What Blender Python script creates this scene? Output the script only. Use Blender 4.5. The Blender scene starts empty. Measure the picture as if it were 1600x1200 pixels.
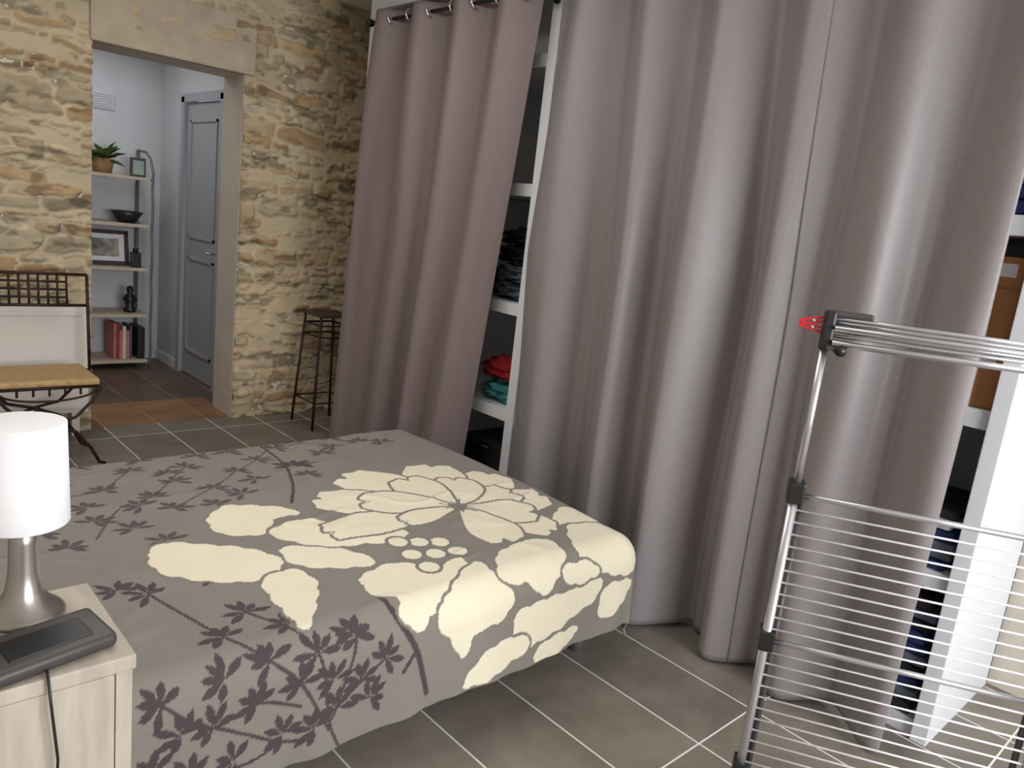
import bpy, bmesh, random
import numpy as np
from math import *
from mathutils import Matrix, Vector, noise

random.seed(7)
scene = bpy.context.scene
scene.view_settings.view_transform = 'Standard'

# ------------------------------------------------------------------ helpers
def lin(c):
    return tuple(((v/255.0)/12.92 if v/255.0 <= 0.04045 else ((v/255.0+0.055)/1.055)**2.4) for v in c)

def new_mat(name):
    m = bpy.data.materials.new(name); m.use_nodes = True
    nt = m.node_tree
    return m, nt, nt.nodes['Principled BSDF']

def mat(name, col, rough=0.6, metal=0.0, var=0.12, vscale=8.0, bump=0.0, bscale=60.0, stretch=(1,1,1), sheen=0.0, spec=0.5):
    m, nt, b = new_mat(name)
    N = nt.nodes; L = nt.links
    tc = N.new('ShaderNodeTexCoord'); mp = N.new('ShaderNodeMapping'); mp.inputs['Scale'].default_value = stretch
    L.new(tc.outputs['Object'], mp.inputs[0])
    nz = N.new('ShaderNodeTexNoise'); nz.inputs['Scale'].default_value = vscale; nz.inputs['Detail'].default_value = 5
    L.new(mp.outputs[0], nz.inputs['Vector'])
    rp = N.new('ShaderNodeValToRGB')
    c = lin(col)
    rp.color_ramp.elements[0].position = 0.3; rp.color_ramp.elements[1].position = 0.7
    rp.color_ramp.elements[0].color = tuple(x*(1-var) for x in c)+(1,)
    rp.color_ramp.elements[1].color = tuple(min(1, x*(1+var)) for x in c)+(1,)
    L.new(nz.outputs[0], rp.inputs[0]); L.new(rp.outputs[0], b.inputs['Base Color'])
    b.inputs['Roughness'].default_value = rough; b.inputs['Metallic'].default_value = metal
    b.inputs['Specular IOR Level'].default_value = spec
    if sheen: b.inputs['Sheen Weight'].default_value = sheen
    if bump:
        n2 = N.new('ShaderNodeTexNoise'); n2.inputs['Scale'].default_value = bscale; n2.inputs['Detail'].default_value = 6
        L.new(mp.outputs[0], n2.inputs['Vector'])
        bp = N.new('ShaderNodeBump'); bp.inputs['Strength'].default_value = bump; bp.inputs['Distance'].default_value = 0.01
        L.new(n2.outputs[0], bp.inputs['Height']); L.new(bp.outputs[0], b.inputs['Normal'])
    return m

class MB:
    def __init__(s): s.v=[]; s.f=[]; s.m=[]; s.sm=[]; s.mats=[]
    def mi(s, mt):
        if mt not in s.mats: s.mats.append(mt)
        return s.mats.index(mt)
    def add(s, vs, fs, mt, smooth=False, M=None):
        o=len(s.v)
        s.v += [tuple(M@Vector(v)) if M is not None else tuple(v) for v in vs]
        k=s.mi(mt)
        for q in fs: s.f.append(tuple(i+o for i in q)); s.m.append(k); s.sm.append(smooth)
    def box(s, lo, hi, mt, M=None, bev=0.0):
        bm=bmesh.new(); bmesh.ops.create_cube(bm,size=1.0)
        for v in bm.verts:
            v.co=Vector([lo[i]+(v.co[i]+0.5)*(hi[i]-lo[i]) for i in range(3)])
        if bev>0: bmesh.ops.bevel(bm,geom=bm.edges[:],offset=bev,segments=2,affect='EDGES',profile=0.6)
        s.frombm(bm,mt,M,False)
    def frombm(s,bm,mt,M=None,smooth=False):
        bm.verts.index_update()
        s.add([v.co.copy() for v in bm.verts],[[v.index for v in f.verts] for f in bm.faces],mt,smooth,M); bm.free()
    def tube(s, pts, r, mt, n=8, closed=False, M=None):
        P=[Vector(p) for p in pts]; N=len(P); vs=[]; fs=[]
        rr = r if isinstance(r,(list,tuple)) else [r]*N
        up=None
        for i in range(N):
            if closed: t=(P[(i+1)%N]-P[i-1])
            else: t=P[min(i+1,N-1)]-P[max(i-1,0)]
            t.normalize()
            if up is None:
                up=Vector((0,0,1)) if abs(t.z)<0.9 else Vector((1,0,0))
            a=(up-t*up.dot(t)).normalized(); b=t.cross(a); up=a
            for k in range(n):
                th=2*pi*k/n; vs.append(P[i]+(a*cos(th)+b*sin(th))*rr[i])
        for i in range(N if closed else N-1):
            j=(i+1)%N
            for k in range(n):
                fs.append((i*n+k,i*n+(k+1)%n,j*n+(k+1)%n,j*n+k))
        if not closed:
            fs.append(tuple(range(n))[::-1]); fs.append(tuple((N-1)*n+k for k in range(n)))
        s.add(vs,fs,mt,True,M)
    def lathe(s, prof, c, mt, n=32, M=None):
        vs=[]; fs=[]
        for (r,z) in prof:
            for k in range(n):
                th=2*pi*k/n; vs.append((c[0]+r*cos(th),c[1]+r*sin(th),c[2]+z))
        for i in range(len(prof)-1):
            for k in range(n): fs.append((i*n+k,i*n+(k+1)%n,(i+1)*n+(k+1)%n,(i+1)*n+k))
        s.add(vs,fs,mt,True,M)
    def blob(s, c, rad, mt, amp=0.15, fr=6.0, M=None):
        bm=bmesh.new(); bmesh.ops.create_icosphere(bm,subdivisions=4,radius=1.0)
        for v in bm.verts:
            d=v.co.copy()
            d.z = max(d.z,-0.75)
            k=1+amp*noise.noise(Vector((d.x*fr/3+c[0]*7,d.y*fr/3+c[1]*5,d.z*fr)))*1.6
            v.co=Vector((c[0]+d.x*rad[0]*k,c[1]+d.y*rad[1]*k,c[2]+d.z*rad[2]*k))
        s.frombm(bm,mt,M,True)
    def done(s, name, parent=None, loc=None):
        me=bpy.data.meshes.new(name); me.from_pydata(s.v,[],s.f)
        for m_ in s.mats: me.materials.append(m_)
        me.polygons.foreach_set('material_index',s.m); me.polygons.foreach_set('use_smooth',s.sm)
        me.update()
        bm=bmesh.new(); bm.from_mesh(me); bmesh.ops.recalc_face_normals(bm,faces=bm.faces[:]); bm.to_mesh(me); bm.free()
        o=bpy.data.objects.new(name,me); bpy.context.collection.objects.link(o)
        if parent: o.parent=parent
        return o

def empty(name):
    e=bpy.data.objects.new(name,None); e.empty_display_size=0.1; bpy.context.collection.objects.link(e); return e

def vnoise(x, y, seed=0):
    g=np.random.default_rng(seed).random((64,64))
    xi=np.floor(x).astype(int); yi=np.floor(y).astype(int)
    fx=x-xi; fy=y-yi; fx=fx*fx*(3-2*fx); fy=fy*fy*(3-2*fy)
    a=g[xi%64,yi%64]; b=g[(xi+1)%64,yi%64]; c=g[xi%64,(yi+1)%64]; d=g[(xi+1)%64,(yi+1)%64]
    return (a*(1-fx)+b*fx)*(1-fy)+(c*(1-fx)+d*fx)*fy
def fbm(x,y,seed=0,o=4):
    s=0;a=.5
    for i in range(o): s=s+a*vnoise(x*2**i+13*i,y*2**i+7*i,seed+i); a/=2
    return s/(1-0.5**o)

def grid_object(name, X, Y, Z, C, material, keep=None, smooth=True):
    n0,n1=X.shape
    me=bpy.data.meshes.new(name)
    idx=np.arange(n0*n1).reshape(n0,n1)
    q=np.stack([idx[:-1,:-1],idx[1:,:-1],idx[1:,1:],idx[:-1,1:]],-1).reshape(-1,4)
    if keep is not None: q=q[keep.reshape(-1)]
    co=np.stack([X,Y,Z],-1).reshape(-1,3).astype(np.float32)
    me.vertices.add(len(co)); me.vertices.foreach_set('co',co.ravel())
    me.loops.add(q.size); me.loops.foreach_set('vertex_index',q.ravel().astype(np.int32))
    me.polygons.add(len(q)); me.polygons.foreach_set('loop_start',np.arange(0,q.size,4,dtype=np.int32))
    me.polygons.foreach_set('use_smooth',np.ones(len(q),dtype=bool))
    me.update(calc_edges=True)
    if C is not None:
        ca=me.color_attributes.new('Col','FLOAT_COLOR','POINT')
        cc=np.concatenate([C.reshape(-1,3),np.ones((n0*n1,1))],1).astype(np.float32)
        ca.data.foreach_set('color',cc.ravel())
    me.materials.append(material)
    o=bpy.data.objects.new(name,me); bpy.context.collection.objects.link(o); return o

def attr_mat(name, rough=0.9, bump=0.3, bscale=120, stretch=(1,1,1), sheen=0.0, dist=0.004):
    m,nt,b=new_mat(name); N=nt.nodes; L=nt.links
    at=N.new('ShaderNodeAttribute'); at.attribute_name='Col'
    L.new(at.outputs['Color'],b.inputs['Base Color'])
    tc=N.new('ShaderNodeTexCoord'); mp=N.new('ShaderNodeMapping'); mp.inputs['Scale'].default_value=stretch
    L.new(tc.outputs['Object'],mp.inputs[0])
    nz=N.new('ShaderNodeTexNoise'); nz.inputs['Scale'].default_value=bscale; nz.inputs['Detail'].default_value=6
    L.new(mp.outputs[0],nz.inputs['Vector'])
    bp=N.new('ShaderNodeBump'); bp.inputs['Strength'].default_value=bump; bp.inputs['Distance'].default_value=dist
    L.new(nz.outputs[0],bp.inputs['Height']); L.new(bp.outputs[0],b.inputs['Normal'])
    b.inputs['Roughness'].default_value=rough; b.inputs['Specular IOR Level'].default_value=0.2
    if sheen: b.inputs['Sheen Weight'].default_value=sheen
    return m

# ------------------------------------------------------------------ materials
plaster = mat('plaster_cream',(204,194,180),0.85,var=0.06,vscale=5,bump=0.25,bscale=25)
plaster_grey = mat('plaster_lintel',(186,173,152),0.9,var=0.14,vscale=7,bump=0.4,bscale=22)
white_wall = mat('white_wall',(206,208,212),0.85,var=0.03,bump=0.1)
beige_wall = mat('beige_wall',(206,197,186),0.85,var=0.05,bump=0.15)
white_paint = mat('white_paint',(228,231,237),0.45,var=0.02,vscale=4)
cream_paint = mat('cream_paint',(226,219,211),0.5,var=0.03,vscale=4)
door_paint = mat('door_paint',(172,173,178),0.5,var=0.02)
iron = mat('wrought_iron',(62,44,40),0.6,0.5,var=0.3,vscale=40,bump=0.2)
blackm = mat('black_plastic',(28,28,30),0.4,var=0.1)
dgrey = mat('dark_grey_plastic',(66,63,62),0.45,var=0.08)
alu = mat('aluminium',(205,205,210),0.3,0.85,var=0.04)
steel = mat('brushed_steel',(172,166,162),0.32,0.9,var=0.05,stretch=(1,1,30))
shelf_metal = mat('shelf_metal_paint',(120,118,120),0.5,0.3,var=0.05)
chrome = mat('chrome',(230,230,232),0.12,1.0,var=0.01)
wire = mat('white_coated_wire',(222,222,226),0.35,0.2,var=0.01)
ceil_m = mat('ceiling_paint',(225,222,216),0.9,var=0.02)

def floor_mat(name, base, dark, grout, tx=0.31, ty=0.61, ox=0.113, oy=-0.19, rough=0.42):
    m,nt,b=new_mat(name); N=nt.nodes; L=nt.links
    geo=N.new('ShaderNodeNewGeometry'); sep=N.new('ShaderNodeSeparateXYZ'); L.new(geo.outputs['Position'],sep.inputs[0])
    def M(op,a,b_=None):
        n=N.new('ShaderNodeMath'); n.operation=op
        for i,v in enumerate((a,b_)):
            if v is None: continue
            if isinstance(v,(int,float)): n.inputs[i].default_value=v
            else: L.new(v,n.inputs[i])
        return n.outputs[0]
    U=M('DIVIDE',M('SUBTRACT',sep.outputs[0],ox),tx); V=M('DIVIDE',M('SUBTRACT',sep.outputs[1],oy),ty)
    fu=M('FRACT',U); fv=M('FRACT',V)
    du=M('MULTIPLY',M('MINIMUM',fu,M('SUBTRACT',1.0,fu)),tx); dv=M('MULTIPLY',M('MINIMUM',fv,M('SUBTRACT',1.0,fv)),ty)
    d=M('MINIMUM',du,dv)
    mask=N.new('ShaderNodeMapRange'); mask.inputs['From Min'].default_value=0.0022; mask.inputs['From Max'].default_value=0.0038
    L.new(d,mask.inputs['Value'])
    comb=N.new('ShaderNodeCombineXYZ'); L.new(M('FLOOR',U),comb.inputs[0]); L.new(M('FLOOR',V),comb.inputs[1])
    wn=N.new('ShaderNodeTexWhiteNoise'); wn.noise_dimensions='2D'; L.new(comb.outputs[0],wn.inputs['Vector'])
    nz=N.new('ShaderNodeTexNoise'); nz.inputs['Scale'].default_value=5; nz.inputs['Detail'].default_value=8; nz.inputs['Roughness'].default_value=0.65
    L.new(geo.outputs['Position'],nz.inputs['Vector'])
    fac=M('ADD',M('MULTIPLY',nz.outputs[0],0.9),M('MULTIPLY',wn.outputs['Value'],0.3))
    rp=N.new('ShaderNodeValToRGB'); rp.color_ramp.elements[0].position=0.35; rp.color_ramp.elements[1].position=0.8
    rp.color_ramp.elements[0].color=lin(dark)+(1,); rp.color_ramp.elements[1].color=lin(base)+(1,)
    L.new(fac,rp.inputs[0])
    mx=N.new('ShaderNodeMix'); mx.data_type='RGBA'; L.new(mask.outputs[0],mx.inputs['Factor'])
    mx.inputs['A'].default_value=lin(grout)+(1,); L.new(rp.outputs[0],mx.inputs['B'])
    L.new(mx.outputs['Result'],b.inputs['Base Color'])
    b.inputs['Roughness'].default_value=rough
    bp=N.new('ShaderNodeBump'); bp.inputs['Strength'].default_value=0.35; bp.inputs['Distance'].default_value=0.003
    hh=M('ADD',mask.outputs[0],M('MULTIPLY',nz.outputs[0],0.5)); L.new(hh,bp.inputs['Height']); L.new(bp.outputs[0],b.inputs['Normal'])
    return m
floor_m = floor_mat('floor_tiles',(142,134,123),(106,99,91),(236,234,231))
hall_floor_m = floor_mat('hall_floor_tiles',(112,94,78),(78,66,57),(150,138,122))
thresh_m = floor_mat('threshold_tiles',(164,122,82),(118,84,56),(180,152,118))

# ------------------------------------------------------------------ room shell
YF=4.9; YB=5.2; XR=3.25; XL=-0.75; YN=-1.9; ZC=2.78
b=MB(); b.box((XL-.1,YN-.1,-.1),(XR+.1,YF+.02,0),floor_m); b.done('floor')
b=MB(); b.box((0.1,YF+.02,-.1),(XR+.1,6.95,-0.001),hall_floor_m); b.box((1.27,YF+.02,-.05),(2.15,YB+.25,0.002),thresh_m); b.done('floor_hall')
b=MB(); b.box((XL-.1,YN-.1,ZC),(XR+.1,YB+.1,ZC+.1),ceil_m); b.done('ceiling')
b=MB(); b.box((0.1,YB,2.6),(2.5,6.95,2.7),ceil_m); b.done('ceiling_hall')
b=MB(); b.box((XR,YN-.1,0),(XR+.1,YB,ZC),beige_wall); b.done('wall_right')
b=MB(); b.box((XL-.1,YN-.1,0),(XL,YB,ZC),beige_wall); b.done('wall_left')
b=MB()
wx0,wx1,wz0,wz1=0.3,2.5,0.75,2.3
b.box((XL,YN-.2,0),(wx0,YN,ZC),beige_wall); b.box((wx1,YN-.2,0),(XR,YN,ZC),beige_wall)
b.box((wx0,YN-.2,0),(wx1,YN,wz0),beige_wall); b.box((wx0,YN-.2,wz1),(wx1,YN,ZC),beige_wall); b.done('wall_near')
b=MB()
for x in (wx0+.03,(wx0+wx1)/2,wx1-.03): b.box((x-.03,YN-.14,wz0),(x+.03,YN-.08,wz1),white_paint)
for z in (wz0+.03,wz1-.03): b.box((wx0,YN-.14,z-.03),(wx1,YN-.08,z+.03),white_paint)
b.done('window_1')
b=MB(); b.box((0.1,6.85,0),(2.3,6.95,2.7),white_wall); b.done('wall_hall_back')
b=MB(); b.box((0.1,YB,0),(0.2,6.85,2.7),white_wall); b.done('wall_hall_left')
b=MB(); b.box((2.3,YB,0),(2.4,5.60,2.7),white_wall); b.done('wall_hall_right')
b=MB(); b.box((2.3,6.34,0),(2.4,6.85,2.7),white_wall); b.done('wall_hall_right')
b=MB(); b.box((2.3,5.60,2.14),(2.4,6.34,2.7),white_wall); b.done('wall_hall_right')
b=MB()
b.box((2.315,5.63,0.01),(2.355,6.31,2.11),door_paint)
for (y0,y1,z0,z1) in ((5.72,6.22,0.2,0.95),(5.72,6.22,1.1,1.98)):
    w=.018
    b.box((2.303,y0,z0),(2.316,y0+w,z1),door_paint); b.box((2.303,y1-w,z0),(2.316,y1,z1),door_paint)
    b.box((2.303,y0,z0),(2.316,y1,z0+w),door_paint); b.box((2.303,y0,z1-w),(2.316,y1,z1),door_paint)
b.tube([(2.31,5.70,1.02),(2.26,5.70,1.02),(2.26,5.80,1.02)],0.008,alu)
b.done('door_1')
b=MB(); b.box((2.285,5.57,0),(2.2995,5.63,2.15),door_paint); b.box((2.285,6.31,0),(2.2995,6.37,2.15),door_paint); b.box((2.285,5.57,2.11),(2.2995,6.37,2.17),door_paint); b.done('trim_1')
b=MB(); b.box((2.288,5.2,0),(2.2995,5.57,.08),white_paint); b.box((2.288,6.37,0),(2.2995,6.85,.08),white_paint); b.done('baseboard_hall')

# ---- stone wall: real relief
DX0,DX1,DZ=1.27,2.13,2.2
step=0.0085
xs=np.arange(XL,XR+step,step); zs=np.arange(0,ZC+step,step)
X,Z=np.meshgrid(xs,zs,indexing='ij')
wx=X+0.045*(fbm(X*6,Z*9,1)-.5)*2+0.016*(fbm(X*25,Z*25,5)-.5)*2
wz=Z+0.045*(fbm(X*4,Z*7,21)-.5)*2+0.014*(fbm(X*25,Z*25,9)-.5)*2
hgt=np.zeros_like(X)
pal=[(186,158,120),(178,164,138),(200,185,156),(164,134,100),(158,144,118),(190,169,134),(178,150,112),(170,157,132)]
mort=np.array(lin((194,180,152)))
col=np.ones(X.shape+(3,))*mort
mv=fbm(X*5,Z*5,33)[...,None]
col=col*(0.82+0.36*mv)
z=-0.03
rows=[]
while z<ZC+.1:
    hh=random.choice([.03,.035,.045,.05,.06,.075,.10]); rows.append((z,hh)); z+=hh
for (z0,hh) in rows:
    x=XL-random.random()*.2
    while x<XR+.1:
        w=min(.36,max(.06,hh*random.uniform(1.2,5.0)))
        sh=hh*random.uniform(.75,1.35)
        cx=x+w/2; cz=z0+hh/2+random.uniform(-.012,.012)
        x+=w
        if random.random()<0.14: continue
        hw=w/2-.005; hz=sh/2-.005
        i0=max(0,int((cx-w/2-.08-XL)/step)); i1=min(len(xs),int((cx+w/2+.08-XL)/step)+1)
        k0=max(0,int((cz-sh/2-.08)/step)); k1=min(len(zs),int((cz+sh/2+.08)/step)+1)
        if i1<=i0 or k1<=k0: continue
        ax=wx[i0:i1,k0:k1]-cx; az=wz[i0:i1,k0:k1]-cz
        ang=random.uniform(-.12,.12); bx=ax*cos(ang)+az*sin(ang); bz=-ax*sin(ang)+az*cos(ang)
        rr=min(hw,hz)*.7
        qx=np.abs(bx)-hw+rr; qz=np.abs(bz)-hz+rr
        sd=-(np.hypot(np.maximum(qx,0),np.maximum(qz,0))+np.minimum(np.maximum(qx,qz),0)-rr)
        t=np.clip(sd/0.014,0,1); t=t*t*(3-2*t)
        H_=t*random.uniform(.008,.032)
        sub=hgt[i0:i1,k0:k1]; msk=H_>sub
        base=np.array(lin(random.choice(pal)))*random.uniform(.80,1.10)
        cc=base*(0.70+0.58*fbm(X[i0:i1,k0:k1]*16+cx*9,Z[i0:i1,k0:k1]*34+cz*5,40)[...,None])
        tt=t[...,None]
        cs=col[i0:i1,k0:k1]; new=cs*(1-tt)+cc*tt
        cs[msk]=new[msk]; sub[msk]=H_[msk]
sm=np.clip((fbm(X*3.2,Z*4.5,60)-.50)*7,0,1)[...,None]
col=col*(1-.55*sm)+mort*(.85+.3*mv)*.55*sm
hgt=hgt*(1-.3*sm[...,0])
hgt=hgt+0.009*fbm(X*30,Z*40,70)+.012*fbm(X*3,Z*3,80)
warm=np.clip((fbm(X*1.3,Z*1.6,90)-.4)*3,0,1)[...,None]
col=col*(1-warm*.3)+col*np.array([1.10,.97,.82])*warm*.3
crev_shade=np.clip((fbm(X*9,Z*22,95)-.58)*9,0,1)[...,None]
col=col*(1-.42*crev_shade)  # shadow in the cracks painted into the stone colour
hgt=hgt-.010*crev_shade[...,0]
stone_m=attr_mat('rubble_stone',0.92,0.5,70)
Xc=(X[:-1,:-1]+X[1:,1:])/2; Zc=(Z[:-1,:-1]+Z[1:,1:])/2
keep=~((Xc>DX0)&(Xc<DX1)&(Zc<DZ))
stone=grid_object('wall_far',X,YF-hgt,Z,col,stone_m,keep)
b=MB()
b.box((XL,YF,0),(DX0,YB,ZC),plaster); b.box((DX1,YF,0),(XR,YB,ZC),plaster); b.box((DX0,YF,DZ),(DX1,YB,ZC),plaster)
o=b.done('masonry_core',stone)
b=MB(); b.box((DX0-.01,YF-.038,DZ),(DX1+.06,YF+.02,DZ+.33),plaster_grey,bev=.012); b.done('lintel',stone)

# ------------------------------------------------------------------ bed
bed=empty('bed')
fab=attr_mat('bedspread_cotton',0.95,0.25,260,sheen=0.05,dist=0.002)
du=0.0038
x1=2.09; y0=1.57; y1=2.90; Rr=.10
us=np.arange(0.03,x1+.37,du); ss=np.arange(1.57-.375,y1+.37,du)
U,S=np.meshgrid(us,ss,indexing='ij')
ex=np.maximum(U-x1,0); ey=np.where(S<y0,S-y0,np.where(S>y1,S-y1,0))
aex=np.abs(ex); aey=np.abs(ey)
pn=3.4
d=(aex**pn+aey**pn)**(1/pn)
nn=np.hypot(aex,aey)+1e-9
nx=aex/nn; ny=ey/nn
arc=Rr*pi/2
th=np.clip(d/Rr,0,pi/2)
pr=Rr*np.sin(th)+np.maximum(d-arc,0)*0.03
pz=-(Rr*(1-np.cos(th))+np.maximum(d-arc,0)*0.99)
fold=np.clip((d-arc)/.25,0,1)
along=np.where(aex>aey,S,U)
pr=pr+fold*(0.008*np.sin(along*17+2*np.sin(along*6)) + .004*np.sin(along*43+1.3))
BX=np.minimum(U,x1)+nx*pr; BY=np.clip(S,y0,y1)+ny*pr
wr=(fbm(U*3,S*2.5,101)-.5)*.012+(fbm(U*12,S*8,111)-.5)*.003
ridge=np.abs(fbm(U*2+S*1.2,S*3-U,121,3)-.5); wr=wr+0.0035*np.exp(-(ridge/.03)**2)*(1-fold)
BZ=0.470+pz+wr*(1-.6*fold)+.014*np.sin(pi*np.clip((S-y0)/(y1-y0),0,1))
ground=np.array(lin((134,129,122))); cream=np.array(lin((232,224,200))); purple=np.array(lin((80,68,72))); faintc=np.array(lin((88,79,80)))
C=np.ones(U.shape+(3,))*ground*(0.94+.12*fbm(U*9,S*9,131))[...,None]
def catmull(pts,n=8):
    out=[];N=len(pts)
    for i in range(N):
        p0,p1,p2,p3=[np.array(pts[(i+k-1)%N],float) for k in range(4)]
        for t in np.linspace(0,1,n,endpoint=False):
            out.append(.5*((2*p1)+(-p0+p2)*t+(2*p0-5*p1+4*p2-p3)*t*t+(-p0+3*p1-3*p2+p3)*t**3))
    return np.array(out)
def poly_mask(pts):
    mn=pts.min(0)-.01; mx=pts.max(0)+.01
    i0=max(0,int((mn[0]-us[0])/du)); i1=min(len(us),int((mx[0]-us[0])/du)+2)
    k0=max(0,int((mn[1]-ss[0])/du)); k1=min(len(ss),int((mx[1]-ss[0])/du)+2)
    if i1<=i0 or k1<=k0: return None
    x=U[i0:i1,k0:k1]; y=S[i0:i1,k0:k1]; ins=np.zeros(x.shape,bool)
    N=len(pts)
    for i in range(N):
        ax,ay=pts[i]; bx,by=pts[(i+1)%N]
        c=((ay>y)!=(by>y))
        if ay==by: continue
        ins^= c&(x<(bx-ax)*(y-ay)/(by-ay)+ax)
    return (slice(i0,i1),slice(k0,k1)),ins
def paint(pts,colr,smooth=True):
    q=catmull([(a/100.,b_/100.) for a,b_ in pts]) if smooth else np.array(pts)/100.
    r_=poly_mask(q)
    if r_ is None: return
    sl,ins=r_; C[sl][ins]=colr
def petal_q(q,grow,gap,scal,per=.055):
    tng=np.roll(q,-1,0)-np.roll(q,1,0); tng/= (np.linalg.norm(tng,axis=1)[:,None]+1e-9)
    nrm=np.stack([tng[:,1],-tng[:,0]],1)
    area=.5*np.sum(q[:,0]*np.roll(q[:,1],-1)-np.roll(q[:,0],-1)*q[:,1])
    if area<0: nrm=-nrm
    seg=np.linalg.norm(np.roll(q,-1,0)-q,axis=1); arcl=np.cumsum(seg)
    sc=scal*np.abs(np.sin(arcl*pi/per))[:,None]*2-scal
    for off,cl in ((grow+gap,C_ground),(grow,cream)):
        r_=poly_mask(q+nrm*(off+sc))
        if r_ is None: continue
        sl,ins=r_; C[sl][ins]=cl
def petal(pts,grow=.007,gap=.010,scal=.0045,per=.075):
    petal_q(catmull([(a/100.,b_/100.) for a,b_ in pts],12),grow,gap,scal,per)
def peony_petal(cx,cy,ang,R,half,notch=.10,lob=.05,bend=0.0):
    t=np.linspace(-1,1,96)
    rad=np.cos(t*pi/2*.999)**.33
    rad=rad*(1-lob*np.abs(np.sin(2.5*pi*(t+.0)))**.8*(1-np.abs(t))**.3)
    rad=rad*(1-notch*np.exp(-((t-.12*bend)/.09)**2))*R
    aa=ang+t*half+bend*.15*(rad/R)**2
    q=np.stack([cx/100+np.cos(aa)*rad/100,cy/100+np.sin(aa)*rad/100],1)
    petal_q(q,.0,.0115,.0)
def line(pts,w,colr):
    P=[np.array(p_,float)/100 for p_ in pts]
    for a,b_ in zip(P[:-1],P[1:]):
        mn=np.minimum(a,b_)-w; mx=np.maximum(a,b_)+w
        i0=max(0,int((mn[0]-us[0])/du)); i1=min(len(us),int((mx[0]-us[0])/du)+2)
        k0=max(0,int((mn[1]-ss[0])/du)); k1=min(len(ss),int((mx[1]-ss[0])/du)+2)
        if i1<=i0 or k1<=k0: continue
        x=U[i0:i1,k0:k1]-a[0]; y=S[i0:i1,k0:k1]-a[1]; e=b_-a; L2=e@e+1e-9
        t=np.clip((x*e[0]+y*e[1])/L2,0,1); dd=np.hypot(x-t*e[0],y-t*e[1])
        C[i0:i1,k0:k1][dd<w/2]=colr
def smoothline(pts,w,colr):
    P=[np.array(q,float) for q in pts]; P=[2*P[0]-P[1]]+P+[2*P[-1]-P[-2]]
    out=[]
    for i in range(1,len(P)-2):
        p0,p1,p2,p3=P[i-1:i+3]
        for t in np.linspace(0,1,8,endpoint=False): out.append(.5*((2*p1)+(-p0+p2)*t+(2*p0-5*p1+4*p2-p3)*t*t+(-p0+3*p1-3*p2+p3)*t**3))
    out.append(P[-2]); line(out,w,colr)
def leaf(cx,cy,ang,L,w,colr):
    a=np.linspace(0,1,12); wd=w*np.sin(pi*a**1.3)
    pts=[(cx+cos(ang)*L*t-sin(ang)*q,cy+sin(ang)*L*t+cos(ang)*q) for t,q in zip(a,wd)]
    pts+=[(cx+cos(ang)*L*t+sin(ang)*q,cy+sin(ang)*L*t-cos(ang)*q) for t,q in list(zip(a,wd))[::-1]]
    paint(pts,colr,False)
def spray(cx,cy,ang,L,colr,n=6):
    for k in range(n):
        leaf(cx,cy,ang+(-1.9+3.8*k/(n-1))+random.uniform(-.15,.15),L*random.uniform(.75,1.1),L*.16,colr)
C_ground=ground*.95
big=[(79,168),(77,149),(89,147),(84,141),(100,148),(108,140),(94,131),(73,140),(63,138),(52,147),(56,139),(80,129),(62,187),(56,192),(99,149),(79,189),(68,127),(58,128),(101,136),(88,128),(70,160),(86,158),(104,130),(50,132),(66,148),(93,139)]
root=(96,118)
for (cx,cy) in big:
    ang=atan2(cy-root[1],cx-root[0]); spray(cx,cy,ang+random.uniform(-.4,.4),6.4,purple,6)
for ch in ([(96,118),(92,128),(89,147),(79,168)],[(92,128),(94,131),(100,148)],[(92,126),(84,141),(77,149),(70,160),(62,187)],[(84,135),(73,140),(63,138),(52,147)],[(94,131),(108,140)],[(80,127),(68,125),(56,130)],[(88,126),(80,127),(63,138)]):
    smoothline(ch,.009,purple)
faint=[(72,263),(85,279),(84,251),(104,277),(103,249),(118,264),(63,238),(71,228),(86,238),(144,287),(140,250),(167,278),(182,282),(131,275),(55,255),(60,275),(95,262),(112,288),(155,292),(172,290),(48,235),(45,270),(120,252),(76,215),(92,290),(70,292),(110,240),(125,288),(52,222),(64,250),(96,272),(78,244),(190,276),(158,272),(98,234)]
for (cx,cy) in faint: spray(cx,cy,random.uniform(.6,2.2),6.6,faintc,6)
for ch in ([(60,225),(72,245),(84,251),(104,277)],[(55,240),(60,260),(72,263),(85,279)],[(90,240),(103,249),(118,264),(131,275)],[(131,275),(144,287),(167,285)]): smoothline(ch,.007,faintc)
smoothline([(141,298),(138,267),(130,243),(121,226)],.012,purple); smoothline([(138,267),(150,262)],.01,purple)
spray(140,262,1.2,9,purple,7)
smoothline([(112,159),(113,149),(118,139),(121,130),(123,124)],.018,purple)
smoothline([(118,139),(114,134)],.012,purple)
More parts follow.
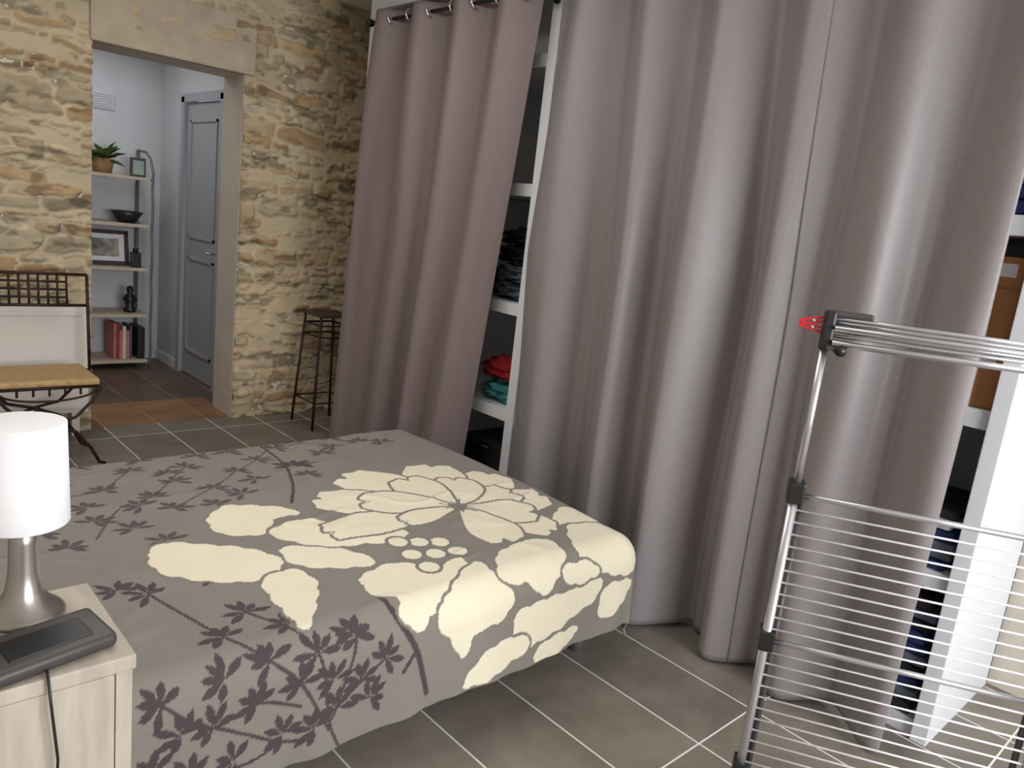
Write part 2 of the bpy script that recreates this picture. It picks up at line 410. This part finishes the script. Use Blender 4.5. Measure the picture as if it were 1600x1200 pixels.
fl=dict(
L=[(93,225),(100,231),(107,229),(116,223),(118,217),(111,217),(105,211),(100,207),(92,212),(91,219)],
N=[(70,209),(75,213),(84,207),(92,200),(98,190),(96,185),(88,182),(79,186),(70,194),(68,201)],
O=[(90,180),(98,182),(101,176),(99,169),(89,155),(88,161),(88,171)],
M=[(102,194),(111,192),(118,186),(122,176),(113,177),(102,184)],
K=[(104,206),(117,211),(126,203),(130,197),(138,195),(142,188),(133,186),(125,188),(118,190),(109,196)],
Q=[(114,169),(127,172),(136,165),(146,165),(144,159),(132,151),(124,148),(119,145),(115,149),(117,156),(112,159)],
R=[(129,149),(148,161),(150,154),(153,145),(149,140),(139,138),(135,132),(131,138),(126,144)],
S_=[(159,161),(170,164),(181,163),(180,153),(172,146),(166,143),(161,148),(152,151)],
T=[(200,168),(208,167),(214,158),(219,149),(219,143),(210,140),(198,143),(187,149),(192,161)],
T2=[(192,172),(200,176),(208,180),(218,176),(221,169),(212,167),(202,170)],
U_=[(155,138),(165,140),(180,140),(193,141),(192,135),(181,131),(170,128),(159,128)],
V=[(137,122),(145,130),(156,131),(161,127),(151,123),(143,121)],
W=[(198,137),(208,137),(215,135),(205,128),(198,126),(195,131)],
X_=[(177,148),(188,148),(192,144),(180,143)],
Y1=[(165,123),(175,126),(185,125),(178,121),(168,120)])
for pl in fl.values(): petal(pl)
PX_,PY_=172,198
# outer, back petals
for an,R_,hf,bd in ((28,44,.44,.5),(72,48,.44,-.5),(112,52,.42,.6),(150,54,.34,-.4),(176,56,.24,.4),(-14,40,.42,.5),(-55,38,.42,-.5)):
    peony_petal(PX_,PY_,radians(an),R_,hf*1.15,.08,.05,bd)
# front petals, broad and round
for an,R_,hf,bd in ((8,30,.62,-.4),(50,31,.60,.5),(98,34,.56,-.4),(142,37,.50,.5),(-40,30,.60,.4),(-92,33,.55,-.5),(182,27,.36,.3)):
    peony_petal(PX_,PY_,radians(an),R_,hf,.13,.04,bd)
for k in range(9):
    a=2*pi*k/9+.2; line([(PX_,PY_),(PX_+(5+2*(k%2))*cos(a),PY_+(5+2*(k%2))*sin(a))],.007,ground*.85)
for (cx,cy) in [(148,178),(142,172),(142,181),(135,175),(136,184),(135,166),(149,170)]:
    th_=np.linspace(0,2*pi,16,endpoint=False)
    paint([(cx+4.3*cos(q),cy+4.3*sin(q)) for q in th_],ground*.9,False)
    paint([(cx+3.1*cos(q),cy+3.1*sin(q)) for q in th_],cream,False)
spread=grid_object('bedspread',BX,BY,BZ,C,fab)
spread.parent=bed
sol=spread.modifiers.new('thick','SOLIDIFY'); sol.thickness=0.006; sol.offset=-1
mattress=mat('mattress_fabric',(170,166,162),0.9,var=.05)
b=MB(); b.box((0.04,1.54,.30),(2.12,2.93,.44),mattress,bev=.02); b.done('mattress',bed)
b=MB(); b.box((0.04,1.54,.14),(2.12,2.93,.30),mattress,bev=.012); b.done('bed_base',bed)
b=MB()
for x in (.12,2.04):
    for y in (1.61,2.84): b.lathe([(0.001,0),(.024,0),(.028,.145),(0.001,.145)],(x,y,0),alu,16)
b.done('bed_legs',bed)

# ------------------------------------------------------------------ nightstand, lamp, phone
wood_l=mat('pale_wood',(184,174,161),0.6,var=.16,vscale=3,stretch=(14,2,2),bump=.05)
b=MB()
NT=.77
b.box((-.04,1.155,NT-.025),(.367,1.432,NT),wood_l,bev=.003)
b.box((-.036,1.162,0.06),(-.012,1.428,NT-.025),wood_l); b.box((.339,1.162,0.06),(.363,1.428,NT-.025),wood_l)
b.box((-.012,1.41,0.06),(.339,1.428,NT-.025),wood_l); b.box((-.012,1.165,.06),(.339,1.41,.085),wood_l)
b.box((-.010,1.160,.065),(.337,1.176,NT-.028),wood_l,bev=.002)
b.lathe([(0.0,.0),(.012,.0),(.014,.015),(0.0,.02)],(0,0,0),alu,16,Matrix.Translation((.02,1.16,.42))@Matrix.Rotation(pi/2,4,'X'))
for x in (-.036,.333):
    for y in (1.165,1.395): b.box((x,y,0),(x+.03,y+.03,.06),wood_l)
b.done('nightstand')

m_sh,nt,bs=new_mat('lamp_shade_fabric'); bs.inputs['Base Color'].default_value=(.90,.90,.93,1); bs.inputs['Roughness'].default_value=.8
nzz=nt.nodes.new('ShaderNodeTexNoise'); nzz.inputs['Scale'].default_value=300; bpp=nt.nodes.new('ShaderNodeBump'); bpp.inputs['Strength'].default_value=.1; nt.links.new(nzz.outputs[0],bpp.inputs['Height']); nt.links.new(bpp.outputs[0],bs.inputs['Normal'])
lx,ly=.255,1.365
b=MB()
b.lathe([(0.0,.001),(.060,.001),(.061,.006),(.056,.012),(.040,.024),(.028,.045),(.0225,.08),(.021,.13),(.019,.165),(0.0,.165)],(lx,ly,NT),steel,48)
b.lathe([(.0665,.166),(.068,.168),(.064,.334),(.061,.335),(.0,.3345),(.0,.3325),(.061,.332),(.0655,.168),(.0665,.166)],(lx,ly,NT),m_sh,48)  # added white top disc stands in for the overexposed shade interior
b.tube([(lx,ly,NT+.14),(lx,ly,NT+.20)],.008,steel)
for k in range(3):
    a=k*2*pi/3; b.tube([(lx,ly,NT+.2),(lx+.062*cos(a),ly+.062*sin(a),NT+.2)],.0012,steel,6)
b.blob((lx,ly,NT+.235),(.026,.026,.036),white_paint,0.0)
b.done('table_lamp')

b=MB()
prof=[(-.055,.0),(.040,.0),(.048,.010),(.040,.034),(-.055,.024)]
bm=bmesh.new()
L0=[bm.verts.new((-.090,y,z)) for y,z in prof]; L1=[bm.verts.new((.090,y,z)) for y,z in prof]
bm.faces.new(L0); bm.faces.new(L1[::-1])
for i in range(5): bm.faces.new((L0[i],L0[(i+1)%5],L1[(i+1)%5],L1[i]))
bmesh.ops.bevel(bm,geom=bm.edges[:],offset=.010,segments=5,affect='EDGES',profile=.55)
Mx=Matrix.Translation((.252,1.226,NT+.001))@Matrix.Rotation(radians(12),4,'Z')
b.frombm(bm,dgrey,Mx,True)
b.box((-.06,-.035,.0255),(.06,.02,.031),blackm,Mx@Matrix.Rotation(radians(4.5),4,'X'),bev=.002)
b.tube([(.245,1.165,NT+.008),(.243,1.148,NT+.004),(.246,1.140,NT-.05),(.253,1.140,NT-.13),(.25,1.142,NT-.22),(.256,1.14,NT-.34),(.25,1.142,NT-.5)],.0022,blackm,8)
b.done('telephone_base')

# ------------------------------------------------------------------ closet unit
XU=2.60; YU0,YU1=.585,4.25
unit=MB()
def panel(y0,y1): unit.box((XU,y0,0),(XR-.004,y1,ZC-.004),white_paint,bev=.003)
panel(YU0,YU0+.05); panel(YU1-.05,YU1); panel(2.655,2.715)
unit.box((XR-.02,YU0,0),(XR-.004,YU1,ZC-.004),white_paint)
for z in (.03,.54,1.08,1.66,2.25):
    for (a,c) in ((YU0+.05,2.66),(2.715,YU1-.05)): unit.box((XU+.02,a,z-.03),(XR-.02,c,z+.03),white_paint,bev=.003)
unit.box((XU,YU0+.05,2.62),(XU+.03,YU1-.05,ZC-.004),white_paint)
unit.done('built_in_wardrobe')

cl_dark=mat('cloth_dark',(38,38,46),.9,var=.2); cl_blue=mat('cloth_greyblue',(104,114,130),.9,var=.15); cl_red=mat('cloth_red',(176,36,42),.9,var=.15)
cl_teal=mat('cloth_teal',(70,150,150),.9,var=.3,vscale=20); cl_white=mat('cloth_white',(204,204,210),.9,var=.05); cl_navy=mat('cloth_navy',(40,54,104),.9,var=.2)
card=mat('cardboard',(176,126,80),.85,var=.08); tape=mat('tape',(150,104,64),.4)
def stack(name,x,y,z,cols,w=.36,dp=.34,t=.03):
    s_=MB(); zz=z
    for c in cols:
        tt=t*random.uniform(.8,1.3); jx=random.uniform(-.012,.012); jy=random.uniform(-.015,.015)
        s_.box((x+jx,y-w/2+jy,zz+.0015),(x+dp+jx,y+w/2+jy,zz+tt),c,bev=tt*.42)
        zz+=tt
    return s_.done(name)
Zs=[.06,.57,1.11,1.69,2.28]
s_=MB(); s_.blob((2.83,2.92,Zs[2]+.05),(.14,.16,.06),cl_blue,.35); s_.blob((2.82,2.91,Zs[2]+.14),(.14,.15,.06),cl_blue,.4); s_.blob((2.83,2.92,Zs[2]+.235),(.14,.16,.06),cl_dark,.4); s_.blob((2.83,2.93,Zs[2]+.32),(.12,.14,.05),cl_dark,.4); s_.done('heap_of_clothes')
s_=MB(); s_.blob((2.80,2.91,Zs[1]+.052),(.13,.15,.06),cl_teal,.3); s_.blob((2.80,2.93,Zs[1]+.165),(.13,.16,.065),cl_red,.25); s_.done('heap_of_clothes')
s_=MB(); s_.box((2.66,2.76,.065),(2.98,3.08,.36),blackm,bev=.015); s_.tube([(2.66,2.86,.3),(2.64,2.86,.33),(2.64,2.98,.33),(2.66,2.98,.3)],.006,blackm); s_.done('storage_case')
stack('folded_clothes',2.68,3.5,Zs[2],[cl_white,cl_blue,cl_dark,cl_navy])
stack('folded_clothes',2.70,1.7,Zs[2],[cl_white,cl_blue,cl_dark,cl_navy])
def cbox(name,lo,hi):
    s_=MB(); s_.box(lo,hi,card,bev=.004)
    s_.box((lo[0]-.001,lo[1]+.02,hi[2]-.06),(lo[0]+.001,lo[1]+.09,hi[2]-.02),white_paint)
    s_.box((lo[0]-.001,lo[1],lo[2]+(hi[2]-lo[2])*.62),(lo[0]+.0012,hi[1],lo[2]+(hi[2]-lo[2])*.65),tape); s_.done(name)
cbox('cardboard_box',(2.65,.645,Zs[2]+.001),(3.05,1.02,Zs[2]+.20))
cbox('cardboard_box',(2.66,.65,Zs[2]+.205),(3.05,1.00,Zs[2]+.46))
stack('folded_clothes',2.64,.84,Zs[3],[cl_navy,cl_navy,cl_blue],t=.04)
stack('folded_clothes',2.63,.84,Zs[1],[cl_navy,cl_blue,cl_blue,cl_navy,cl_white,cl_dark],t=.035)
stack('folded_clothes',2.63,.84,Zs[0],[cl_dark,cl_blue,cl_navy,cl_dark,cl_blue,cl_navy,cl_navy,cl_dark,cl_blue,cl_dark],t=.04)

# ------------------------------------------------------------------ curtains
def curtain_mat(name,col):
    m,nt,b_=new_mat(name); N=nt.nodes; L=nt.links
    tc=N.new('ShaderNodeTexCoord')
    def noi(scale,st):
        mp=N.new('ShaderNodeMapping'); mp.inputs['Scale'].default_value=st; L.new(tc.outputs['Object'],mp.inputs[0])
        n=N.new('ShaderNodeTexNoise'); n.inputs['Scale'].default_value=scale; n.inputs['Detail'].default_value=3; L.new(mp.outputs[0],n.inputs['Vector']); return n.outputs[0]
    a=noi(90,(1,1,8)); c_=noi(90,(6,6,.6))
    ad=N.new('ShaderNodeMath'); ad.operation='ADD'; L.new(a,ad.inputs[0]); L.new(c_,ad.inputs[1])
    rp=N.new('ShaderNodeValToRGB'); rp.color_ramp.elements[0].position=.35; rp.color_ramp.elements[1].position=.65
    hf=N.new('ShaderNodeMath'); hf.operation='MULTIPLY'; hf.inputs[1].default_value=.5; L.new(ad.outputs[0],hf.inputs[0]); L.new(hf.outputs[0],rp.inputs[0])
    c=lin(col); rp.color_ramp.elements[0].color=tuple(v*.88 for v in c)+(1,); rp.color_ramp.elements[1].color=tuple(v*1.1 for v in c)+(1,)
    L.new(rp.outputs[0],b_.inputs['Base Color'])
    bp=N.new('ShaderNodeBump'); bp.inputs['Strength'].default_value=.25; bp.inputs['Distance'].default_value=.001; L.new(ad.outputs[0],bp.inputs['Height']); L.new(bp.outputs[0],b_.inputs['Normal'])
    b_.inputs['Roughness'].default_value=.45; b_.inputs['Sheen Weight'].default_value=.08; b_.inputs['Specular IOR Level'].default_value=.5
    return m
cm=curtain_mat('curtain_fabric',(135,128,129)); cm1=curtain_mat('curtain_fabric_warm_light',(128,113,112))  # same fabric twice; second has the far panel's warmer light in its colour
XCU=2.475; ZR=2.50
def curtain(name,yt0,yt1,yb0,yb1,per,ph,seed,m_,ztop=2.545,zbot=.012,ex=1.0,k1=1.0):
    ny=int(abs(yt1-yt0)/.005); nz=110
    uu,tt=np.meshgrid(np.linspace(0,1,ny),np.linspace(0,1,nz),indexing='ij')
    yT=yt0+(yt1-yt0)*uu; yB=yb0+(yb1-yb0)*uu
    e=tt**ex
    y=yT*(1-e)+yB*e
    s=yT
    n1=(fbm(s*2.3+seed,0*s+.37,200,2)-.5)*2; n2=(fbm(s*4.3+seed,0*s+.7,230,2)-.5)*2
    m1=(fbm(s*2.0+seed,tt*1.1,250,2)-.5)*2; m2=(fbm(s*5+seed,tt*2.0,260,3)-.5)*2
    rmp=np.clip(tt*2.2,0,1)
    phase=2*pi*(s-ph)/per + (2.2*n1+1.0*m1)*rmp
    amp=(.048+.022*tt+.05*n2*rmp)*(1-(1-k1)*rmp)
    w=np.sin(phase); w2=(.22*np.sin(2*phase+1.1+2*n2)+.10*np.sin(3.3*phase+4*n1))*rmp
    x=XCU-.005*tt+amp*(w+w2)+.022*rmp*np.sin(2*pi*s/.83+seed)+.006*m2*rmp
    x=np.clip(x,2.33,2.588)
    y=y+.016*np.cos(phase)*rmp
    zz=zbot+.012*(1+np.sin(phase))*.5
    z=ztop+(zz-ztop)*tt
    o=grid_object(name,x,y,z,None,m_)
    sd=o.modifiers.new('thick','SOLIDIFY'); sd.thickness=.0025
    return o
cA=empty('curtain'); c1=curtain('cloth',2.69,3.96,2.96,4.10,.345,2.94-.345,1,cm1,k1=.62); c1.parent=cA
cB=empty('curtain'); c2=curtain('cloth',1.30,2.57,1.24,2.555,.34,2.44+.02,4,cm); c2.parent=cB
cC=empty('curtain'); c3=curtain('cloth',.648,1.30,.665,1.24,.34,1.42-.34*4+.02,4,cm); c3.parent=cC
def rings(par,ys):
    r_=MB()
    for y in ys:
        r_.tube([(XCU+.030*cos(t),y+.004*sin(t*1),ZR+.030*sin(t)) for t in np.linspace(0,2*pi,24,endpoint=False)],.0055,chrome,8,True)
    r_.done('grommets',par)
rings(cA,[3.82,3.65,3.47,3.28,3.11,2.94,2.76]); rings(cB,[2.44,2.27,2.10,1.93,1.76,1.59,1.42]); rings(cC,[1.25,1.08,.91,.74])
b=MB(); b.tube([(XCU,.5,ZR),(XCU,4.05,ZR)],.010,blackm,16)
for y in (.5,4.05): b.tube([(XCU,y-.02,ZR),(XCU,y+.02,ZR)],.020,blackm,16)
for y in (.605,2.685,4.02): b.tube([(XCU,y,ZR),(2.599,y,ZR)],.008,blackm); b.tube([(2.588,y,ZR),(2.599,y,ZR)],.022,blackm)
b.done('curtain_rod')

# ------------------------------------------------------------------ clothes drying rack
P0=Vector((1.62,.73,0)); a=Vector((.518,-.855,0)); n=Vector((.855,.518,0))
def Q(s_,z,off=0): return P0+a*s_+n*off+Vector((0,0,z))
W_=.58
b=MB()
RZ=atan2(a.y,a.x)
for s0 in (0,W_):
    b.tube([Q(s0,.03),Q(s0,.98)],.0105,alu,12); b.tube([Q(s0+(.020 if s0==0 else -.020),.03,.018),Q(s0+(.020 if s0==0 else -.020),.97,.018)],.007,dgrey,10)
    b.tube([Q(s0,.98),Q(s0,1.33)],.0085,alu,12)
    for z in (.985,.62,.27): b.box((-.016,-.014,-.025),(.020,.034,.025),blackm,Matrix.Translation(Q(s0,z))@Matrix.Rotation(RZ,4,'Z'),bev=.005)
    b.tube([Q(s0,.025,-.26),Q(s0,.025,.26)],.010,alu,12)
    for o_ in (-.26,.26): b.tube([Q(s0,.001,o_),Q(s0,.04,o_)],.014,blackm,12)
    M_=Matrix.Translation(Q(s0,1.355))@Matrix.Rotation(RZ,4,'Z')
    b.box((-.012,-.020,-.045),(.012,.020,.040),blackm,M_,bev=.006)
    sg=1 if s0==0 else -1
    b.box((min(0,sg*.085),-.016,.030),(max(0,sg*.085),.016,.042),dgrey,M_,bev=.005)
    b.box((min(0,sg*.045),-.028,-.042),(max(0,sg*.045),.028,-.032),dgrey,M_,bev=.004)
    for o_ in (-.02,.02): b.tube([M_@Vector((sg*.03,o_-.012,-.04)),M_@Vector((sg*.03,o_+.012,-.04))],.012,blackm,12)
for z in (.98,.62,.27): b.tube([Q(0,z),Q(W_,z)],.0065,alu,12)
for (z,o_,r_) in ((1.380,-.012,.0048),(1.368,.016,.0048),(1.362,-.028,.0048),(1.350,.028,.0048),(1.344,-.010,.0035),(1.330,-.026,.006),(1.322,.012,.0035)):
    b.tube([Q(.01,z,o_),Q(W_-.01,z,o_)],r_,alu,10)
z=.945
while z>.05:
    if abs(z-.62)>.018 and abs(z-.27)>.018: b.tube([Q(.005,z),Q(W_-.005,z)],.0026,wire,6)
    z-=.0295
b.done('clothes_drying_rack')
redp=mat('red_plastic',(206,30,44),.4)
b=MB()
for k,(dz,an) in enumerate(((.008,.25),(-.012,-.2))):
    M_=Matrix.Translation(Q(-.020,1.365+dz))@Matrix.Rotation(RZ+pi,4,'Z')@Matrix.Rotation(an,4,'Y')
    b.box((-.010,-.005,.002),(.040,.005,.007),redp,M_,bev=.0015); b.box((-.010,-.005,-.007),(.040,.005,-.002),redp,M_,bev=.0015)
    b.tube([M_@Vector((.012,-.006,0)),M_@Vector((.012,.006,0))],.004,alu,8)
b.done('clothespins')

# ------------------------------------------------------------------ wrought iron chair
straw=mat('woven_straw',(190,158,112),.85,var=.25,vscale=30,stretch=(1,8,1),bump=.5,bscale=60)
b=MB()
cx0,cx1=.68,1.19; cyb,cyf=4.58,4.24; SZ=.45
ir=.0085
by=lambda z: cyb+.02+(z-.45)*.12
for x in (cx0,cx1):
    b.tube([(x,cyb+.02,SZ-.01),(x,by(.7),.7),(x,by(.955),.955)],ir,iron)
b.tube([(cx0,by(.955),.955),(cx1,by(.955),.955)],ir,iron); b.tube([(cx0,by(.79),.79),(cx1,by(.79),.79)],ir,iron)
gx0,gx1=cx0+.10,cx1-.10
for k in range(8):
    x=gx0+(gx1-gx0)*k/7; b.tube([(x,by(.955),.955),(x,by(.79),.79)],.006,iron,6)
for z in (.832,.873,.914): b.tube([(gx0,by(z),z),(gx1,by(z),z)],.006,iron,6)
b.box((cx0-.02,cyf-.03,SZ-.005),(cx1-.05,cyb+.01,SZ+.03),straw,bev=.014)
b.tube([(cx0-.01,cyf-.02,SZ-.012),(cx1-.06,cyf-.02,SZ-.012),(cx1,cyb+.02,SZ-.012),(cx0,cyb+.02,SZ-.012)],ir,iron,closed=True)
xm=(cx0+cx1)/2-.02; hw=(cx1-cx0)/2-.015
for y in (cyf,cyb):
    for sg in (-1,1):
        pts=[(xm+sg*(hw+.0),y,SZ-.02),(xm+sg*(hw-.05),y,SZ-.10),(xm+sg*.12,y,SZ-.175),(xm,y,SZ-.205),(xm-sg*.12,y,SZ-.255),(xm-sg*(hw-.05),y,.10),(xm-sg*(hw-.01),y,.02),(xm-sg*(hw+.02),y,.009)]
        b.tube(pts,ir,iron)
    b.tube([(xm+hw*.9*cos(t),y,SZ-.03-.055*sin(t)) for t in np.linspace(0,pi,14)],.006,iron)
b.tube([(xm,cyf,SZ-.205),(xm,cyb,SZ-.205)],ir,iron)
for k in range(5):
    x=xm-.14+.07*k; b.tube([(x,cyf-.005,SZ-.02),(x,cyf-.005,SZ-.055)],.006,iron,6)
b.done('wrought_iron_chair')
b=MB(); b.box((.32,4.785,.14),(1.235,4.842,.76),cream_paint,bev=.012)
b.box((.36,4.776,.71),(1.195,4.786,.735),cream_paint,bev=.003); b.box((.36,4.776,.17),(1.195,4.786,.19),cream_paint,bev=.003)
b.box((.36,4.80,0),(.40,4.84,.15),cream_paint); b.box((1.15,4.80,0),(1.19,4.84,.15),cream_paint)
b.done('radiator')

# ------------------------------------------------------------------ bar stool
b=MB()
sx,sy,sz=2.63,4.57,.755; hw=.105; hb=.145
top=[(sx-hw,sy-hw),(sx+hw,sy-hw),(sx+hw,sy+hw),(sx-hw,sy+hw)]; bot=[(sx-hb,sy-hb),(sx+hb,sy-hb),(sx+hb,sy+hb),(sx-hb,sy+hb)]
for t_,q_ in zip(top,bot): b.tube([(t_[0],t_[1],sz),(q_[0],q_[1],.002)],.009,iron)
for z in (.18,.62):
    k=1-z/sz; w_=hw+(hb-hw)*k
    b.tube([(sx-w_,sy-w_,z),(sx+w_,sy-w_,z),(sx+w_,sy+w_,z),(sx-w_,sy+w_,z)],.006,iron,closed=True)
b.box((sx-hw-.015,sy-hw-.015,sz-.005),(sx+hw+.015,sy+hw+.015,sz+.02),mat('stool_seat',(72,58,50),.7,var=.2),bev=.008)
b.tube([(sx-hw,sy-hw,sz-.06),(sx+hw,sy-hw,sz-.06),(sx+hw,sy+hw,sz-.06),(sx-hw,sy+hw,sz-.06)],.006,iron,closed=True)
b.done('bar_stool')

# ------------------------------------------------------------------ hall shelf
shelfw=mat('shelf_wood',(198,184,164),.6,var=.08)
b=MB()
SX0,SX1,SY0,SY1=1.30,2.10,6.46,6.82
for z in (.06,.43,.80,1.14,1.50): b.box((SX0,SY0,z-.012),(SX1,SY1,z+.012),shelfw,bev=.003)
for x in (SX0-.012,SX1+.012):
    b.tube([(x,SY1-.01,0),(x,SY1-.01,1.72)],.014,shelf_metal); 
    pts=[(x,SY0+.0,0)]
    for k,z in enumerate(np.linspace(.05,1.55,40)): pts.append((x,SY0-.005-.018*abs(sin(z*pi/.36)),z))
    pts+= [(x,SY0+.05,1.66),(x,SY0+.16,1.71),(x,SY1-.01,1.72)]
    b.tube(pts,.010,shelf_metal)
    for z in (.06,.43,.80,1.14,1.50): b.tube([(x,SY0,z),(x,SY1,z)],.006,shelf_metal,6)
b.done('shelving_unit')
leafm=mat('leaf_green',(92,120,62),.6,var=.3,vscale=20); pot=mat('basket_pot',(150,118,80),.8,var=.2)
b=MB(); px_,py_,pz_=1.80,6.62,1.513
b.lathe([(0,0),(.06,0),(.085,.11),(.078,.11),(.05,.02),(0,.02)],(px_,py_,pz_),pot,20)
for k in range(34):
    an=random.uniform(0,2*pi); L_=random.uniform(.12,.22); el=random.uniform(.0,1.2)
    p0=Vector((px_,py_,pz_+.10)); d_=Vector((cos(an)*cos(el),sin(an)*cos(el),sin(el))); sd_=d_.cross(Vector((0,0,1))).normalized()*.024
    m1=p0+d_*L_*.6; tip=p0+d_*L_+Vector((0,0,-.04)); tip.y=min(tip.y,6.82); m1.y=min(m1.y,6.80)
    b.add([p0,m1+sd_,tip,m1-sd_],[(0,1,2,3)],leafm,True)
b.done('potted_plant')
b=MB(); b.box((1.975,6.53,1.513),(2.085,6.56,1.655),dgrey,bev=.004); b.box((1.99,6.526,1.53),(2.07,6.531,1.635),mat('frame_photo_teal',(150,170,160),.5)); b.done('table_clock')
b=MB(); b.lathe([(0,0),(.06,0),(.12,.085),(.115,.088),(.055,.012),(0,.012)],(1.97,6.60,1.153),blackm,28); b.done('bowl')
fr=mat('frame_wood',(52,30,26),.5,var=.2); photo=mat('photo_print',(150,146,138),.6,var=.6,vscale=14)
b=MB(); Mf=Matrix.Translation((1.82,6.60,.816))@Matrix.Rotation(radians(-9),4,'X')
W2,H2=.17,.27
b.box((-W2,-.01,0),(W2,.01,.03),fr,Mf); b.box((-W2,-.01,H2-.03),(W2,.01,H2),fr,Mf); b.box((-W2,-.01,0),(-W2+.03,.01,H2),fr,Mf); b.box((W2-.03,-.01,0),(W2,.01,H2),fr,Mf)
b.box((-W2+.02,-.002,.02),(W2-.02,.006,H2-.02),white_paint,Mf); b.box((-W2+.07,-.004,.065),(W2-.07,-.002,H2-.065),photo,Mf); b.box((-.02,.008,.0),(.02,.05,.16),fr,Mf)
b.done('framed_picture')
b=MB(); b.box((1.98,6.49,.814),(2.05,6.55,.93),blackm,bev=.008); b.lathe([(0,0),(.02,0),(.022,.03),(0,.035)],(2.015,6.52,.93),blackm,16); b.done('small_bottle')
b=MB(); b.lathe([(0,0),(.045,0),(.05,.02),(.03,.05),(.045,.09),(.04,.13),(.018,.15),(.028,.175),(.02,.205),(0,.21)],(2.00,6.60,.444),blackm,20); b.tube([(1.95,6.60,.54),(1.98,6.6,.58),(2.02,6.6,.58),(2.05,6.6,.54)],.012,blackm); b.done('figurine')
bk=[mat('book_pink',(196,120,112),.7),mat('book_red',(150,58,56),.7),mat('book_cream',(220,210,190),.7),mat('book_blue',(80,90,120),.7)]
b=MB(); x=1.86
for k in range(6):
    w_=random.uniform(.018,.03); b.box((x,6.52,.073),(x+w_-.002,6.72,.073+random.uniform(.22,.29)),bk[[0,1,0,2,0,3][k]],bev=.002); x+=w_
b.done('row_of_books')
b=MB(); b.box((2.035,6.50,.073),(2.09,6.72,.33),blackm,bev=.006); b.done('magazine_file')
b=MB(); b.box((1.66,6.835,2.0),(1.94,6.849,2.13),white_wall)
for k in range(6): b.box((1.68,6.828,2.015+.018*k),(1.92,6.838,2.023+.018*k),white_wall)
b.done('air_vent')

# ------------------------------------------------------------------ lights
def area(name,loc,target,size,sizey,power,col):
    l=bpy.data.lights.new(name,'AREA'); l.shape='RECTANGLE'; l.size=size; l.size_y=sizey; l.energy=power; l.color=col
    o=bpy.data.objects.new(name,l); bpy.context.collection.objects.link(o); o.location=loc
    o.rotation_euler=(Vector(target)-Vector(loc)).to_track_quat('-Z','Y').to_euler(); return o
area('window_daylight',(1.4,YN-.35,1.6),(1.6,3.0,1.0),2.1,1.5,145,(.97,.985,1.0))
area('room_fill',(.9,2.6,2.74),(.9,2.6,0),1.6,2.4,31,(1.0,.98,.95))  # added fill below the ceiling
area('hall_fill',(1.4,6.0,2.55),(1.4,6.0,0),.9,.9,7.5,(.98,.985,1.0))  # added fill to brighten the hall, source unseen
w=bpy.data.worlds.new('world'); scene.world=w; w.use_nodes=True
w.node_tree.nodes['Background'].inputs[0].default_value=(.75,.85,1,1); w.node_tree.nodes['Background'].inputs[1].default_value=.6

# ------------------------------------------------------------------ camera
p=radians(11.8); h=radians(44.0); r=radians(6.7)
Fv=Vector((sin(h)*cos(p),cos(h)*cos(p),-sin(p))); R0=Vector((cos(h),-sin(h),0)); U0=R0.cross(Fv)
Rc=cos(r)*R0+sin(r)*U0; Uc=-sin(r)*R0+cos(r)*U0
cd=bpy.data.cameras.new('camera'); cam=bpy.data.objects.new('camera',cd); bpy.context.collection.objects.link(cam)
M_=Matrix((Rc,Uc,-Fv)).transposed().to_4x4(); M_.translation=(0,0,1.5); cam.matrix_world=M_
cd.sensor_width=36; cd.lens=1200/1600*36; cd.clip_start=.02
scene.camera=cam
